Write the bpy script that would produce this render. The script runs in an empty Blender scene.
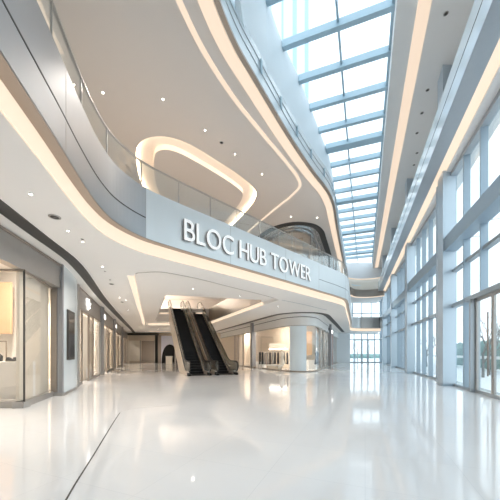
import bpy, bmesh, math, random
from mathutils import Vector, Matrix
from mathutils.geometry import tessellate_polygon
random.seed(4)
C = bpy.context.scene.collection
F = 280.0; HZ = 353.0; EYE = 1.6

def P(px, py, z):
    """point of the place that stands at height z and is seen at (px, py)"""
    Y = F*(z-EYE)/(HZ-py)
    return ((px-250)/F*Y, Y, z)
def P2(px, py, z):
    p = P(px, py, z); return (p[0], p[1])

# ------------------------------------------------------------------ materials
def mat(name, col, rough=.5, metal=0., emis=None, estr=0., noise=0., nscale=6., bump=0., spec=.5, coat=0., stretch=None):
    m = bpy.data.materials.new(name); m.use_nodes = True
    nt = m.node_tree; b = nt.nodes['Principled BSDF']
    b.inputs['Base Color'].default_value = (*col, 1)
    b.inputs['Roughness'].default_value = rough
    b.inputs['Metallic'].default_value = metal
    b.inputs['Specular IOR Level'].default_value = spec
    b.inputs['Coat Weight'].default_value = coat
    if emis:
        b.inputs['Emission Color'].default_value = (*emis, 1)
        b.inputs['Emission Strength'].default_value = estr
    if noise or bump:
        tc = nt.nodes.new('ShaderNodeTexCoord'); mp = nt.nodes.new('ShaderNodeMapping')
        if stretch: mp.inputs['Scale'].default_value = stretch
        nz = nt.nodes.new('ShaderNodeTexNoise'); nz.inputs['Scale'].default_value = nscale; nz.inputs['Detail'].default_value = 4
        nt.links.new(tc.outputs['Object'], mp.inputs[0]); nt.links.new(mp.outputs[0], nz.inputs['Vector'])
        if noise:
            mx = nt.nodes.new('ShaderNodeMix'); mx.data_type = 'RGBA'
            mx.inputs[6].default_value = (*[c*(1-noise) for c in col], 1)
            mx.inputs[7].default_value = (*[min(1, c*(1+noise)) for c in col], 1)
            nt.links.new(nz.outputs['Fac'], mx.inputs[0]); nt.links.new(mx.outputs[2], b.inputs['Base Color'])
        if bump:
            bp = nt.nodes.new('ShaderNodeBump'); bp.inputs['Strength'].default_value = bump; bp.inputs['Distance'].default_value = .02
            nt.links.new(nz.outputs['Fac'], bp.inputs['Height']); nt.links.new(bp.outputs[0], b.inputs['Normal'])
    return m
def glass(name, tint=(.93, .97, .98), ior=1.45, rough=0.0, milk=0.):
    m = bpy.data.materials.new(name); m.use_nodes = True
    nt = m.node_tree; nt.nodes.clear()
    o = nt.nodes.new('ShaderNodeOutputMaterial'); mx = nt.nodes.new('ShaderNodeMixShader')
    lw = nt.nodes.new('ShaderNodeLayerWeight'); lw.inputs[0].default_value = .5
    pw = nt.nodes.new('ShaderNodeMath'); pw.operation = 'POWER'; pw.inputs[1].default_value = 5
    fr = nt.nodes.new('ShaderNodeMath'); fr.operation = 'MULTIPLY_ADD'
    f0 = ((ior-1)/(ior+1))**2; fr.inputs[1].default_value = .8*(1-f0); fr.inputs[2].default_value = f0
    nt.links.new(lw.outputs['Facing'], pw.inputs[0]); nt.links.new(pw.outputs[0], fr.inputs[0])
    t = nt.nodes.new('ShaderNodeBsdfTransparent'); t.inputs[0].default_value = (*tint, 1)
    g = nt.nodes.new('ShaderNodeBsdfGlossy'); g.inputs['Roughness'].default_value = rough
    g.inputs['Color'].default_value = (1, 1, 1, 1)
    nt.links.new(fr.outputs[0], mx.inputs[0]); nt.links.new(t.outputs[0], mx.inputs[1]); nt.links.new(g.outputs[0], mx.inputs[2])
    last = mx
    if milk:
        d = nt.nodes.new('ShaderNodeBsdfDiffuse'); d.inputs[0].default_value = (.9, .93, .95, 1)
        m2 = nt.nodes.new('ShaderNodeMixShader'); m2.inputs[0].default_value = milk
        nt.links.new(mx.outputs[0], m2.inputs[1]); nt.links.new(d.outputs[0], m2.inputs[2]); last = m2
    nt.links.new(last.outputs[0], o.inputs[0])
    return m
WARM = (1., .80, .58)
M = dict(
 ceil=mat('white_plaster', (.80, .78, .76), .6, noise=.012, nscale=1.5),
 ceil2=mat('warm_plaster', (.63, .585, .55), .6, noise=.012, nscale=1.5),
 wallw=mat('pale_wall', (.82, .85, .87), .5, noise=.015, nscale=2),
 panelblue=mat('pale_blue_cladding', (.76, .84, .88), .22, noise=.02, nscale=1.2, coat=.3),
 fascia=mat('satin_steel', (.72, .745, .75), .36, .4, noise=.03, nscale=3, stretch=(1, 1, .3)),
 fascian=mat('brushed_steel_band', (.44, .45, .465), .42, .8, noise=.04, nscale=3, stretch=(1, 1, .3)),
 groove=mat('dark_reveal', (.05, .045, .04), .6),
 brown=mat('bronze_metal', (.36, .31, .27), .38, .6, noise=.05),
 greybrown=mat('taupe_metal', (.42, .40, .38), .35, .5, noise=.04),
 colm=mat('blue_grey_cladding', (.50, .57, .63), .35, .25, noise=.02),
 mull=mat('blue_grey_aluminium', (.36, .44, .51), .35, .4, noise=.03),
 mulld=mat('grey_aluminium', (.40, .44, .47), .35, .5, noise=.03),
 beam=mat('skylight_steel', (.42, .56, .64), .4, .2, noise=.03),
 steel=mat('brushed_steel', (.62, .63, .63), .25, .9, noise=.04),
 greysoff=mat('grey_soffit', (.42, .45, .48), .4, .3, noise=.03),
 dark=mat('black_rubber', (.012, .012, .013), .5, spec=.3),
 grille=mat('dark_grille', (.05, .048, .045), .6, noise=.3, nscale=60),
 pil=mat('grey_stone_metal', (.33, .33, .345), .35, .4, noise=.05),
 cream=mat('cream_wall', (.80, .74, .65), .6, noise=.02),
 beige=mat('beige_wall', (.62, .53, .43), .6, noise=.03),
 coral=mat('tan_panel', (.60, .40, .25), .6, noise=.03),
 white=mat('white_lacquer', (.86, .85, .83), .35, noise=.01),
 paleblue=mat('pale_blue_plaster', (.74, .82, .86), .6, noise=.02, nscale=1),
 lilac=mat('cool_white_paint', (.70, .72, .82), .5, noise=.01),
 wood=mat('red_brown_wood', (.25, .11, .07), .4, noise=.15, nscale=5, stretch=(8, 8, .6)),
 esc=mat('escalator_cladding', (.76, .68, .61), .35, .3, noise=.03),
 cloth_d=mat('dark_cloth', (.03, .032, .04), .9, noise=.2, nscale=30),
 cloth_g=mat('grey_cloth', (.30, .28, .27), .9, noise=.1, nscale=30),
 cloth_w=mat('white_cloth', (.80, .76, .70), .9, noise=.05, nscale=30),
 letter=mat('letter_white_glow', (.88, .87, .86), .35, noise=.01, emis=(1, .98, .96), estr=.22),  # slight emission added to lift the shaded letter faces
 lside=mat('letter_side_grey', (.30, .27, .26), .4, .3),
 cove=mat('cove_glow', (.25, .22, .2), .6, emis=(1, .78, .58), estr=.58),
 cove2=mat('cove_glow_upper', (.25, .22, .2), .6, emis=(1, .78, .59), estr=.52),
 led=mat('led_strip', (.9, .8, .7), .5, emis=(1, .76, .53), estr=12.),
 covewhite=mat('cove_white', (.86, .80, .74), .6, noise=.01),
 lamp=mat('lamp_glow', (1, 1, 1), .4, emis=(1, .93, .82), estr=9),
 sign=mat('lightbox_glow', (1, 1, 1), .4, emis=(1, .96, .92), estr=2.0),
 paving=mat('outdoor_paving', (.80, .82, .84), .8, noise=.03),
 leaf=mat('hedge_leaf', (.24, .36, .34), .8, noise=.4, nscale=8, bump=1),
 bark=mat('bark', (.28, .27, .26), .9, noise=.2),
 tower=mat('tower_cladding', (.66, .78, .88), .35, noise=.03, nscale=.2),
 towerline=mat('tower_fin', (.35, .52, .70), .4),
 screen=mat('dark_screen', (.03, .035, .04), .12, noise=.5, nscale=4),
 clear=glass('clear_glass'),
 sky=glass('skylight_glass', (.96, .985, 1.), 1.3),
 rail=glass('balustrade_glass', (.95, .97, .965), 2.0, milk=.02),
 shop=glass('shop_glass', (.975, .965, .95), 1.55),
 escg=glass('escalator_glass', (.62, .62, .58), 1.6, .05, milk=.10),
)
# polished white floor with very faint big slabs
fm = mat('polished_white_stone', (.80, .80, .80), .09, coat=.25)
nt = fm.node_tree; b = nt.nodes['Principled BSDF']
tc = nt.nodes.new('ShaderNodeTexCoord'); mp = nt.nodes.new('ShaderNodeMapping'); mp.inputs['Rotation'].default_value = (0, 0, .39)
br = nt.nodes.new('ShaderNodeTexBrick'); br.offset = 0; br.inputs['Scale'].default_value = 1
br.inputs['Brick Width'].default_value = 1.2; br.inputs['Row Height'].default_value = 1.2; br.inputs['Mortar Size'].default_value = .003
br.inputs['Color1'].default_value = (.88, .88, .88, 1); br.inputs['Color2'].default_value = (.86, .86, .865, 1); br.inputs['Mortar'].default_value = (.76, .77, .78, 1)
nz = nt.nodes.new('ShaderNodeTexNoise'); nz.inputs['Scale'].default_value = .6; nz.inputs['Detail'].default_value = 5
mr = nt.nodes.new('ShaderNodeMapRange'); mr.inputs[3].default_value = .05; mr.inputs[4].default_value = .15
nt.links.new(tc.outputs['Object'], mp.inputs[0]); nt.links.new(mp.outputs[0], br.inputs['Vector'])
nt.links.new(br.outputs['Color'], b.inputs['Base Color']); nt.links.new(tc.outputs['Object'], nz.inputs['Vector'])
nt.links.new(nz.outputs['Fac'], mr.inputs[0]); nt.links.new(mr.outputs[0], b.inputs['Roughness'])
M['floor'] = fm

# ------------------------------------------------------------------ geometry
class MB:
    def __init__(s): s.v = []; s.f = []; s.sm = []
    def add(s, vs, fs, smooth=False):
        n = len(s.v); s.v += [tuple(v) for v in vs]; s.f += [tuple(n+i for i in f) for f in fs]; s.sm += [smooth]*len(fs); return s
    def prism(s, poly, z0, z1, holes=()):
        loops = [list(poly)]+[list(h) for h in holes]
        tris = tessellate_polygon([[Vector((p[0], p[1], 0)) for p in l] for l in loops])
        flat = [p for l in loops for p in l]; n = len(flat)
        vs = [(p[0], p[1], z0) for p in flat]+[(p[0], p[1], z1) for p in flat]
        fs = []
        for t in tris:
            a, b_, c = [flat[i] for i in t]
            cr = (b_[0]-a[0])*(c[1]-a[1])-(b_[1]-a[1])*(c[0]-a[0])
            t = t if cr > 0 else (t[0], t[2], t[1])
            fs.append((t[0]+n, t[1]+n, t[2]+n)); fs.append((t[0], t[2], t[1]))
        k = 0
        for li, l in enumerate(loops):
            m_ = len(l)
            ar = sum(l[i][0]*l[(i+1) % m_][1]-l[(i+1) % m_][0]*l[i][1] for i in range(m_))
            for i in range(m_):
                a, b_ = k+i, k+(i+1) % m_
                f = (a, b_, b_+n, a+n)
                if (ar > 0) != (li == 0): f = f[::-1]
                fs.append(f)
            k += m_
        return s.add(vs, fs)
    def box(s, c, size, rz=0., tilt=None):
        hx, hy, hz = [d/2 for d in size]
        R = Matrix.Rotation(rz, 3, 'Z')
        if tilt is not None: R = R @ tilt
        vs = [R @ Vector((x*hx, y*hy, z*hz))+Vector(c) for z in (-1, 1) for y in (-1, 1) for x in (-1, 1)]
        return s.add(vs, [(0, 2, 3, 1), (4, 5, 7, 6), (0, 1, 5, 4), (2, 6, 7, 3), (0, 4, 6, 2), (1, 3, 7, 5)])
    def strip(s, path, z0, z1, t0, t1, closed=False):
        """solid band along a plan path between two offsets (left positive)"""
        a = offset(path, t0, closed); b_ = offset(path, t1, closed); n = len(path)
        vs = []
        for i in range(n):
            vs += [(a[i][0], a[i][1], z0), (b_[i][0], b_[i][1], z0), (b_[i][0], b_[i][1], z1), (a[i][0], a[i][1], z1)]
        fs = []
        for i in range(n if closed else n-1):
            p, q = 4*i, 4*((i+1) % n)
            for k in range(4):
                fs.append((p+k, p+(k+1) % 4, q+(k+1) % 4, q+k))
        if not closed:
            fs.append((3, 2, 1, 0)); e = 4*(n-1); fs.append((e, e+1, e+2, e+3))
        s.add(vs, fs); return s
    def bar(s, p0, p1, w, h):
        p0 = Vector(p0); p1 = Vector(p1); d = (p1-p0).normalized()
        up = Vector((0, 0, 1)) if abs(d.z) < .95 else Vector((0, 1, 0))
        x = d.cross(up).normalized()*w/2; y = x.cross(d).normalized()*h/2
        vs = [p+a*x+b_*y for p in (p0, p1) for a, b_ in ((-1, -1), (1, -1), (1, 1), (-1, 1))]
        return s.add(vs, [(3, 2, 1, 0), (4, 5, 6, 7), (0, 1, 5, 4), (1, 2, 6, 5), (2, 3, 7, 6), (3, 0, 4, 7)])
    def tube(s, pts, r, n=8, radii=None):
        pts = [Vector(p) for p in pts]; vs = []; fs = []
        for i, p in enumerate(pts):
            d = (pts[min(i+1, len(pts)-1)]-pts[max(i-1, 0)]).normalized()
            up = Vector((0, 0, 1)) if abs(d.z) < .9 else Vector((1, 0, 0))
            x = d.cross(up).normalized(); y = x.cross(d)
            rr = radii[i] if radii else r
            for k in range(n):
                a = 2*math.pi*k/n; vs.append(p+x*math.cos(a)*rr+y*math.sin(a)*rr)
        for i in range(len(pts)-1):
            for k in range(n):
                a, b_ = i*n+k, i*n+(k+1) % n; fs.append((a, b_, b_+n, a+n))
        fs.append(tuple(range(n))[::-1]); fs.append(tuple(range((len(pts)-1)*n, len(pts)*n)))
        return s.add(vs, fs, True)
    def lathe(s, c, prof, n=16, sx=1., sy=1.):
        vs = []; fs = []
        for r, z in prof:
            for k in range(n):
                a = 2*math.pi*k/n; vs.append((c[0]+math.cos(a)*r*sx, c[1]+math.sin(a)*r*sy, c[2]+z))
        for i in range(len(prof)-1):
            for k in range(n):
                a, b_ = i*n+k, i*n+(k+1) % n; fs.append((a, b_, b_+n, a+n))
        fs.append(tuple(range(n))[::-1]); fs.append(tuple(range((len(prof)-1)*n, len(prof)*n)))
        return s.add(vs, fs, True)
    def sheet(s, rows):
        """closed solid from cross-section loops (lists of equal length)"""
        n = len(rows[0]); vs = [p for r in rows for p in r]; fs = []
        for i in range(len(rows)-1):
            for k in range(n):
                a, b_ = i*n+k, i*n+(k+1) % n; fs.append((a, b_, b_+n, a+n))
        fs.append(tuple(range(n))[::-1]); fs.append(tuple(range((len(rows)-1)*n, len(rows)*n)))
        return s.add(vs, fs)
    def build(s, name, m, parent=None):
        me = bpy.data.meshes.new(name); me.from_pydata(s.v, [], s.f)
        me.polygons.foreach_set('use_smooth', s.sm); me.materials.append(M[m] if isinstance(m, str) else m)
        bm = bmesh.new(); bm.from_mesh(me); bmesh.ops.recalc_face_normals(bm, faces=bm.faces); bm.to_mesh(me); bm.free()
        o = bpy.data.objects.new(name, me); C.objects.link(o)
        if parent:
            o.parent = parent; o.matrix_parent_inverse = parent.matrix_world.inverted()
        return o

def offset(path, t, closed=False):
    n = len(path); out = []
    for i in range(n):
        if closed: a, b_ = path[(i-1) % n], path[(i+1) % n]
        else: a, b_ = path[max(i-1, 0)], path[min(i+1, n-1)]
        p = path[i]
        d1 = Vector((p[0]-a[0], p[1]-a[1])); d2 = Vector((b_[0]-p[0], b_[1]-p[1]))
        if d1.length < 1e-9: d1 = d2
        if d2.length < 1e-9: d2 = d1
        n1 = Vector((-d1.y, d1.x)).normalized(); n2 = Vector((-d2.y, d2.x)).normalized()
        m_ = (n1+n2).normalized(); k = t/max(.35, m_.dot(n1))
        out.append((p[0]+m_.x*k, p[1]+m_.y*k))
    return out
def smooth(pts, k=6, closed=False):
    n = len(pts); out = []
    for i in range(n if closed else n-1):
        if closed: p0, p1, p2, p3 = [Vector(pts[(i+j) % n]) for j in (-1, 0, 1, 2)]
        else: p0, p1, p2, p3 = Vector(pts[max(i-1, 0)]), Vector(pts[i]), Vector(pts[i+1]), Vector(pts[min(i+2, n-1)])
        # centripetal Catmull-Rom
        t0 = 0; t1 = t0+max(1e-4, (p1-p0).length)**.5; t2 = t1+max(1e-4, (p2-p1).length)**.5; t3 = t2+max(1e-4, (p3-p2).length)**.5
        for j in range(k):
            t = t1+(t2-t1)*j/k
            A1 = p0*((t1-t)/(t1-t0))+p1*((t-t0)/(t1-t0)); A2 = p1*((t2-t)/(t2-t1))+p2*((t-t1)/(t2-t1)); A3 = p2*((t3-t)/(t3-t2))+p3*((t-t2)/(t3-t2))
            B1 = A1*((t2-t)/(t2-t0))+A2*((t-t0)/(t2-t0)); B2 = A2*((t3-t)/(t3-t1))+A3*((t-t1)/(t3-t1))
            q = B1*((t2-t)/(t2-t1))+B2*((t-t1)/(t2-t1)); out.append((q.x, q.y))
    if not closed: out.append(tuple(pts[-1]))
    return out
def length(path):
    return sum(math.dist(path[i], path[i+1]) for i in range(len(path)-1))
def along(path, s):
    for i in range(len(path)-1):
        l = math.dist(path[i], path[i+1])
        if s <= l or i == len(path)-2:
            t = s/l; a, b_ = path[i], path[i+1]
            return (a[0]+(b_[0]-a[0])*t, a[1]+(b_[1]-a[1])*t), math.atan2(b_[1]-a[1], b_[0]-a[0])
        s -= l
def sub(path, s0, s1, step=.25):
    n = max(1, round((s1-s0)/step))
    return [along(path, s0+(s1-s0)*i/n)[0] for i in range(n+1)]

def struct(o): o['kind'] = 'structure'; return o
def tag(o, label, cat, group=None):
    o['label'] = label; o['category'] = cat
    if group: o['group'] = group
    return o
def thing(name, loc, label, cat, group=None, rz=0):
    o = bpy.data.objects.new(name, None); o.empty_display_size = .2; C.objects.link(o)
    o.location = loc; o.rotation_euler.z = rz
    o.matrix_world = Matrix.Translation(loc) @ Matrix.Rotation(rz, 4, 'Z')
    return tag(o, label, cat, group)
def sempty(name, loc=(0, 0, 0)):
    o = bpy.data.objects.new(name, None); o.empty_display_size = .2; C.objects.link(o)
    o.location = loc; o.matrix_world = Matrix.Translation(loc); o['kind'] = 'structure'; return o
def copy_tree(o, parent=None):
    c = o.copy(); C.objects.link(c)
    if parent: c.parent = parent
    for ch in list(o.children): copy_tree(ch, c)
    return c

# ------------------------------------------------------------------ plan lines
Z1 = 4.9        # ground floor ceiling
ZB, ZT = 5.3, 6.9   # steel band of the upper gallery
Z2 = 6.6        # upper floor
Z3 = 10.4       # upper gallery ceiling
ZR = 15.5       # right strip ceiling
ZS = 16.3       # skylight
G2 = smooth([(-1.7, -6), (-2.0, -3), (-2.35, 0), (-2.7, 1.8), (-3.07, 3.54), (-3.34, 4.85), (-3.60, 6.0), (-3.78, 7.1), (-3.76, 7.95), (-3.38, 8.93),
             (-2.70, 9.72), (-1.55, 10.87), (0, 12.4), (2.7, 15.1), (4.4, 16.85), (5.7, 18.15), (6.65, 19.3), (7.35, 20.8), (8.1, 22.8), (9.8, 27.2), (12.6, 34.6),
             (14.2, 39.0), (14.9, 40.6), (15.9, 41.5), (17.4, 41.8), (19.6, 41.8)], 6)
G3 = smooth([(-1.9, -6), (-2.0, -2), (-1.85, 1), (-1.55, 3.4), (-1.2, 5.3), (-.78, 6.98), (-.38, 7.97), (.19, 8.96), (1.62, 11.35), (3.03, 13.5), (4.25, 15.2), (4.95, 16.5),
             (5.65, 18.3), (6.5, 20.5), (9.1, 27.1), (13.2, 37.6), (14.2, 39.6), (15.3, 40.5), (17.0, 40.9), (19.3, 40.9)], 6)
SKL = [(-1.3, -6), (-1.0, 3), (-.2, 8.2), (.67, 11.7), (1.46, 13.3), (2.67, 15.2), (3.85, 17.3), (5.0, 19.4), (6.0, 21.2), (6.75, 23), (8.0, 26.2), (9.95, 31), (15.7, 45.4)]
def skr(Y): return 1.3+.41*Y
FARY = 46.7
def wallx(Y): return 5.35+.372*Y
# ------------------------------------------------------------------ floor, slabs
struct(MB().prism([(-26, -6), (3.6, -6), (23.2, FARY), (23.2, 47.2), (-26, 47.2)], -.25, 0).build('floor', 'floor'))
struct(MB().prism([(-60, -40), (120, -40), (120, 140), (-60, 140)], -.6, -.27).build('floor_outdoor', 'paving'))
# dark inlaid line of the paving, bending with the gallery above
ln = smooth([P2(58, 520, 0), P2(66, 500, 0), P2(93, 456, 0), P2(115, 420, 0), P2(120, 412.6, 0)], 3)
struct(MB().strip(ln, .0005, .003, -.011, .011).build('trim_floor_joint', 'groove'))
ln = smooth([P2(120, 412.6, 0), P2(128, 409.5, 0), P2(145, 407.5, 0), P2(172, 405.5, 0)], 3)
struct(MB().strip(ln, .0005, .002, -.004, .004).build('trim_floor_joint', 'greybrown'))

tray = smooth([P2(134, 276, Z1), P2(136.5, 272.8, Z1), P2(142, 272.4, Z1), P2(160, 271.7, Z1), P2(180.8, 275, Z1), P2(200, 279, Z1), P2(230, 286.6, Z1), P2(260, 294, Z1), P2(274, 297.8, Z1)], 4)
tray += [(1.8, 17.4), (.96, 19.25), (-5.1, 33.4), (-12.1, 33.4), (-12.1, 32.3)]
tray = tray[::-1]
hole = [(-5.15, 17.0), (.75, 18.6), (.8, 19.3), (-4.6, 31.5), (-10.5, 31.5), (-10.2, 30.2)]
edge2 = offset(G2, .25)
def slab(path, z0, z1, holes, name, m, right):
    poly = list(path)+[(right, FARY), (-26, FARY), (-26, -6)]
    return struct(MB().prism(poly, z0, z1, holes).build(name, m))
slab(edge2, Z1, 5.12, [tray], 'ceiling', 'ceil', 21.3)
slab(edge2, 5.12, Z2, [hole], 'floor_upper', 'ceil', 21.3)
ring = smooth([(-5.15, 20.5), (-5.35, 15.1), (-4.75, 12.7), (-4.35, 12.0), (-3.75, 11.75), (-3.1, 11.9), (-2.1, 12.75), (-.45, 14.6), (-.05, 15.35), (-.1, 16.1), (-.7, 17.6), (-1.9, 19.9), (-3.6, 22.6), (-4.7, 22.6)], 5, True)
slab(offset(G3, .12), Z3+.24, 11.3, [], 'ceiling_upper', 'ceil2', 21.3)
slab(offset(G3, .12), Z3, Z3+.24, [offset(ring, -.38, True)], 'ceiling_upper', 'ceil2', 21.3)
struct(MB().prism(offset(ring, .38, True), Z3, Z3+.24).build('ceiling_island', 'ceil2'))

# gallery band (steel) with reveal, underside lip and glowing cove
def spxy(path, Yt):
    s = 0
    for i in range(len(path)-1):
        a, b_ = path[i], path[i+1]
        if a[1] <= Yt <= b_[1]: return s+math.dist(a, b_)*(Yt-a[1])/(b_[1]-a[1])
        s += math.dist(a, b_)
tr = sempty('trim_1', (G2[0][0], G2[0][1], ZB))
sN = spxy(G2, 8.98)
MB().strip(sub(G2, 0, sN, .15), ZB, ZT, 0, .10).build('steel_band', 'fascian', tr)
MB().strip(sub(G2, sN, length(G2), .15), ZB, ZT, 0, .10).build('pale_band', 'fascia', tr)
MB().strip(G2, ZB-.025, ZB, .01, .25).build('underside_lip', 'brown', tr)
MB().strip(G2, Z2, ZT-.01, .10, .16).build('curb', 'greybrown', tr)
def spx(path, px):      # arc length where the path passes a bearing
    s = 0; best = None
    for i in range(len(path)-1):
        a, b_ = path[i], path[i+1]
        if a[1] > 1 and b_[1] > 1:
            u, v = 250+F*a[0]/a[1], 250+F*b_[0]/b_[1]
            if min(u, v) <= px <= max(u, v): best = s+math.dist(a, b_)*((px-u)/(v-u) if v != u else 0); break
        s += math.dist(a, b_)
    return best
sA = spxy(G2, 8.98)
MB().strip(sub(G2, 0, sA), 5.925, 5.96, -.004, .02).build('reveal', 'groove', tr)
sB = spxy(G2, 16.5)
MB().strip(sub(G2, sB, spxy(G2, 36)), 5.94, 5.965, -.004, .02).build('reveal', 'groove', tr)
for Yt in (2.2, 5.2, 8.98, 11.6, 14.2, 16.5, 19.1):
    s = spxy(G2, Yt); MB().strip(sub(G2, s, s+.012, .006), ZB, ZT, -.003, .02).build('panel_seam', 'greybrown', tr)
tag(MB().strip(G2, Z1-.015, ZB, .23, .265).build('cove_light', 'cove'), 'long warm glowing cove under the steel gallery band with the lettering', 'cove light')

# level three edge
tr = sempty('trim_2', (G3[0][0], G3[0][1], Z3))
MB().strip(G3, Z3+.02, 11.45, 0, .12).build('edge_cladding', 'panelblue', tr)
MB().strip(G3, Z3-.05, Z3+.03, -.03, .10).build('edge_lip', 'brown', tr)
for z in (10.85, 11.15):
    MB().strip(G3, z, z+.022, -.02, -.002).build('rail_line', 'greysoff', tr)
for k in range(9):
    (x, y), a = along(G3, spxy(G3, 9.2+k*1.35)); MB().box((x+.05*math.sin(a), y-.05*math.cos(a), 11.0), (.10, .04, .42), a).build('bracket', 'beam', tr)  # blue blocks stand in for blurry beam reflections in the edge glass
tag(MB().strip(G3, Z3-.03, Z3-.002, .14, .50).build('cove_light', 'cove2'), 'warm glowing cove along the skylight edge of the upper ceiling', 'cove light')
c2 = smooth([(-3.3, 1), (-2.6, 4.2), (-1.77, 6.98), (-1.41, 8.0), (-.61, 9.55), (.6, 11.35), (1.85, 13.15), (2.35, 13.95), (2.62, 14.7), (2.35, 15.6), (1.8, 16.6), (-.2, 20.4), (-3.9, 27.6)], 6)
tag(MB().strip(c2, Z3-.025, Z3-.002, -.075, .075).build('cove_light', 'cove2'), 'thin warm light line on the upper ceiling that bends back in a rounded tip', 'light line')
lp = tag(MB().strip(ring, Z3+.13, Z3+.19, -.378, -.35, True).build('cove_light', 'led'), 'broad warm glowing loop on the upper ceiling above the lettering', 'cove light')
MB().strip(ring, Z3+.225, Z3+.24, -.37, .37, True).build('reflector', 'covewhite', lp)
MB().strip(ring, Z3+.0, Z3+.225, .36, .385, True).build('lit_side', 'covewhite', lp)
near = smooth([(-4.6, 4.2), (-5.05, 6.0), (-5.45, 7.3), (-5.6, 8.2)], 5)
tag(MB().strip(near, Z3-.03, Z3-.002, -.14, .14).build('cove_light', 'cove2'), 'short warm light band at the top left beside the upper shopfront', 'cove light')

# ground floor ceiling tray lights
b0 = MB()
lt = [P2(134, 276, Z1), (-12.1, 32.3)]
tag(MB().strip([(-12.1, 32.3), P2(134, 276, Z1)], Z1-.01, 5.11, -.26, -.0).build('cove_light', 'cove'), 'warm light band down the left side of the sunken ceiling tray', 'cove light')
tag(MB().strip([(-5.4, 33.3), (-12.0, 33.3)], Z1-.01, 5.1, .03, .25).build('cove_light', 'cove'), 'warm light band across the back of the ceiling tray behind the escalators', 'cove light')
tag(MB().strip([(.93, 19.35), (-5.05, 33.3)], Z1-.01, 5.11, .02, .16).build('cove_light', 'cove'), 'warm light band down the right side of the escalator opening', 'cove light')
tag(MB().box((-13.0, 42.5, Z1-.02), (4.6, .55, .03), -.05).build('cove_light', 'cove'), 'straight warm light strip on the ceiling near the back wall', 'light strip')
# dark slot line around the tray and to the right of it
sl = tray[::-1][3:-5]
struct(MB().strip(sl, Z1-.012, Z1, .0, .05).build('trim_slot', 'greybrown'))
sl = [P2(282, 300, Z1), P2(304, 304.5, Z1), P2(326.6, 310, Z1)]
struct(MB().strip(sl, Z1-.012, Z1, -.03, .03).build('trim_slot', 'greysoff'))
# lining of the escalator opening
tr = sempty('trim_3', (-4, 25, 5.2))
MB().strip([(.8, 19.3), (-4.6, 31.5)], 5.13, Z2, -.02, .04).build('opening_lining', 'brown', tr)
MB().strip([(-5.15, 17.0), (-10.2, 30.2)], 5.13, Z2, -.04, .02).build('opening_lining', 'brown', tr)
tag(MB().strip([(-5.6, 18.4), (-9.8, 29.4)], 5.7, 5.82, -.1, -.05).build('cove_light', 'cove'), 'thin light line inside the left lining of the escalator opening', 'light line')
tag(MB().strip([(-10.2, 31.44), (-5.0, 31.44)], 6.0, 6.14, .0, .04).build('cove_light', 'cove'), 'thin light line inside the back lining of the escalator opening', 'light line')

# ------------------------------------------------------------------ glass balustrade on the gallery
def balustrade(path, s0, s1, n, zb, zt, label, post_every=1):
    (x, y), a = along(path, s0)
    t = thing('glass_balustrade', (x, y, zb), label, 'balustrade')
    hr = sub(path, s0, s1, .2)
    MB().strip(hr, zt, zt+.035, -.03, .03).build('handrail', 'greybrown', t)
    for i in range(n):
        a0 = s0+(s1-s0)*i/n+.01; a1 = s0+(s1-s0)*(i+1)/n-.01
        MB().strip(sub(path, a0, a1, .2), zb, zt, -.008, .008).build('glass_panel', 'rail', t)
        (x, y), a = along(path, s0+(s1-s0)*i/n)
        MB().box((x, y, (zb+zt)/2), (.028, .03, zt-zb), a).build('post', 'greybrown', t)
    return t
B2 = offset(G2, .13)
balustrade(B2, spxy(B2, -2), spxy(B2, 40), 34, Z2+.01, 7.74, 'curved glass balustrade with thin rail along the steel gallery band')
MBr = G2

# ------------------------------------------------------------------ lettering on the band
def glyph(ch, h):
    cu = bpy.data.curves.new('glyph', 'FONT'); cu.body = ch; cu.size = 1; cu.extrude = .0; cu.offset = .0; cu.resolution_u = 5
    ob = bpy.data.objects.new('glyph', cu); C.objects.link(ob)
    bpy.context.view_layer.update()
    dg = bpy.context.evaluated_depsgraph_get()
    me = bpy.data.meshes.new_from_object(ob.evaluated_get(dg)); bpy.data.objects.remove(ob); bpy.data.curves.remove(cu)
    return me
sp0 = (G2_a := (-2.36, 10.06)); dirv = Vector((5.6, 5.63)).normalized()
pa, pb = Vector((-2.70, 9.72)), Vector((5.0, 17.46))
dirv = (pb-pa).normalized(); nrm = Vector((dirv.y, -dirv.x))      # towards the atrium
start = pa+dirv*.42
sign = thing('sign_lettering', (start.x, start.y, 5.64), 'raised white capital letters on the steel gallery band', 'sign')
Htxt = .74
meshes = {}
for ch in set('BLOCHUBTOWER'): meshes[ch] = glyph(ch, 1)
def ext(me):
    xs = [v.co.x for v in me.vertices]; ys = [v.co.y for v in me.vertices]; return min(xs), max(xs), min(ys), max(ys)
capH = ext(meshes['H'])[3]-ext(meshes['H'])[2]; base = ext(meshes['H'])[2]
kk = Htxt/capH
raw = []; cur = 0.
for ch in 'BLOC HUB TOWER':
    if ch == ' ': cur += .30; continue
    e = ext(meshes[ch]); w = (e[1]-e[0])*kk
    raw.append((ch, cur, w)); cur += w+.085
total = cur-.085; fit = 8.15/total
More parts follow.
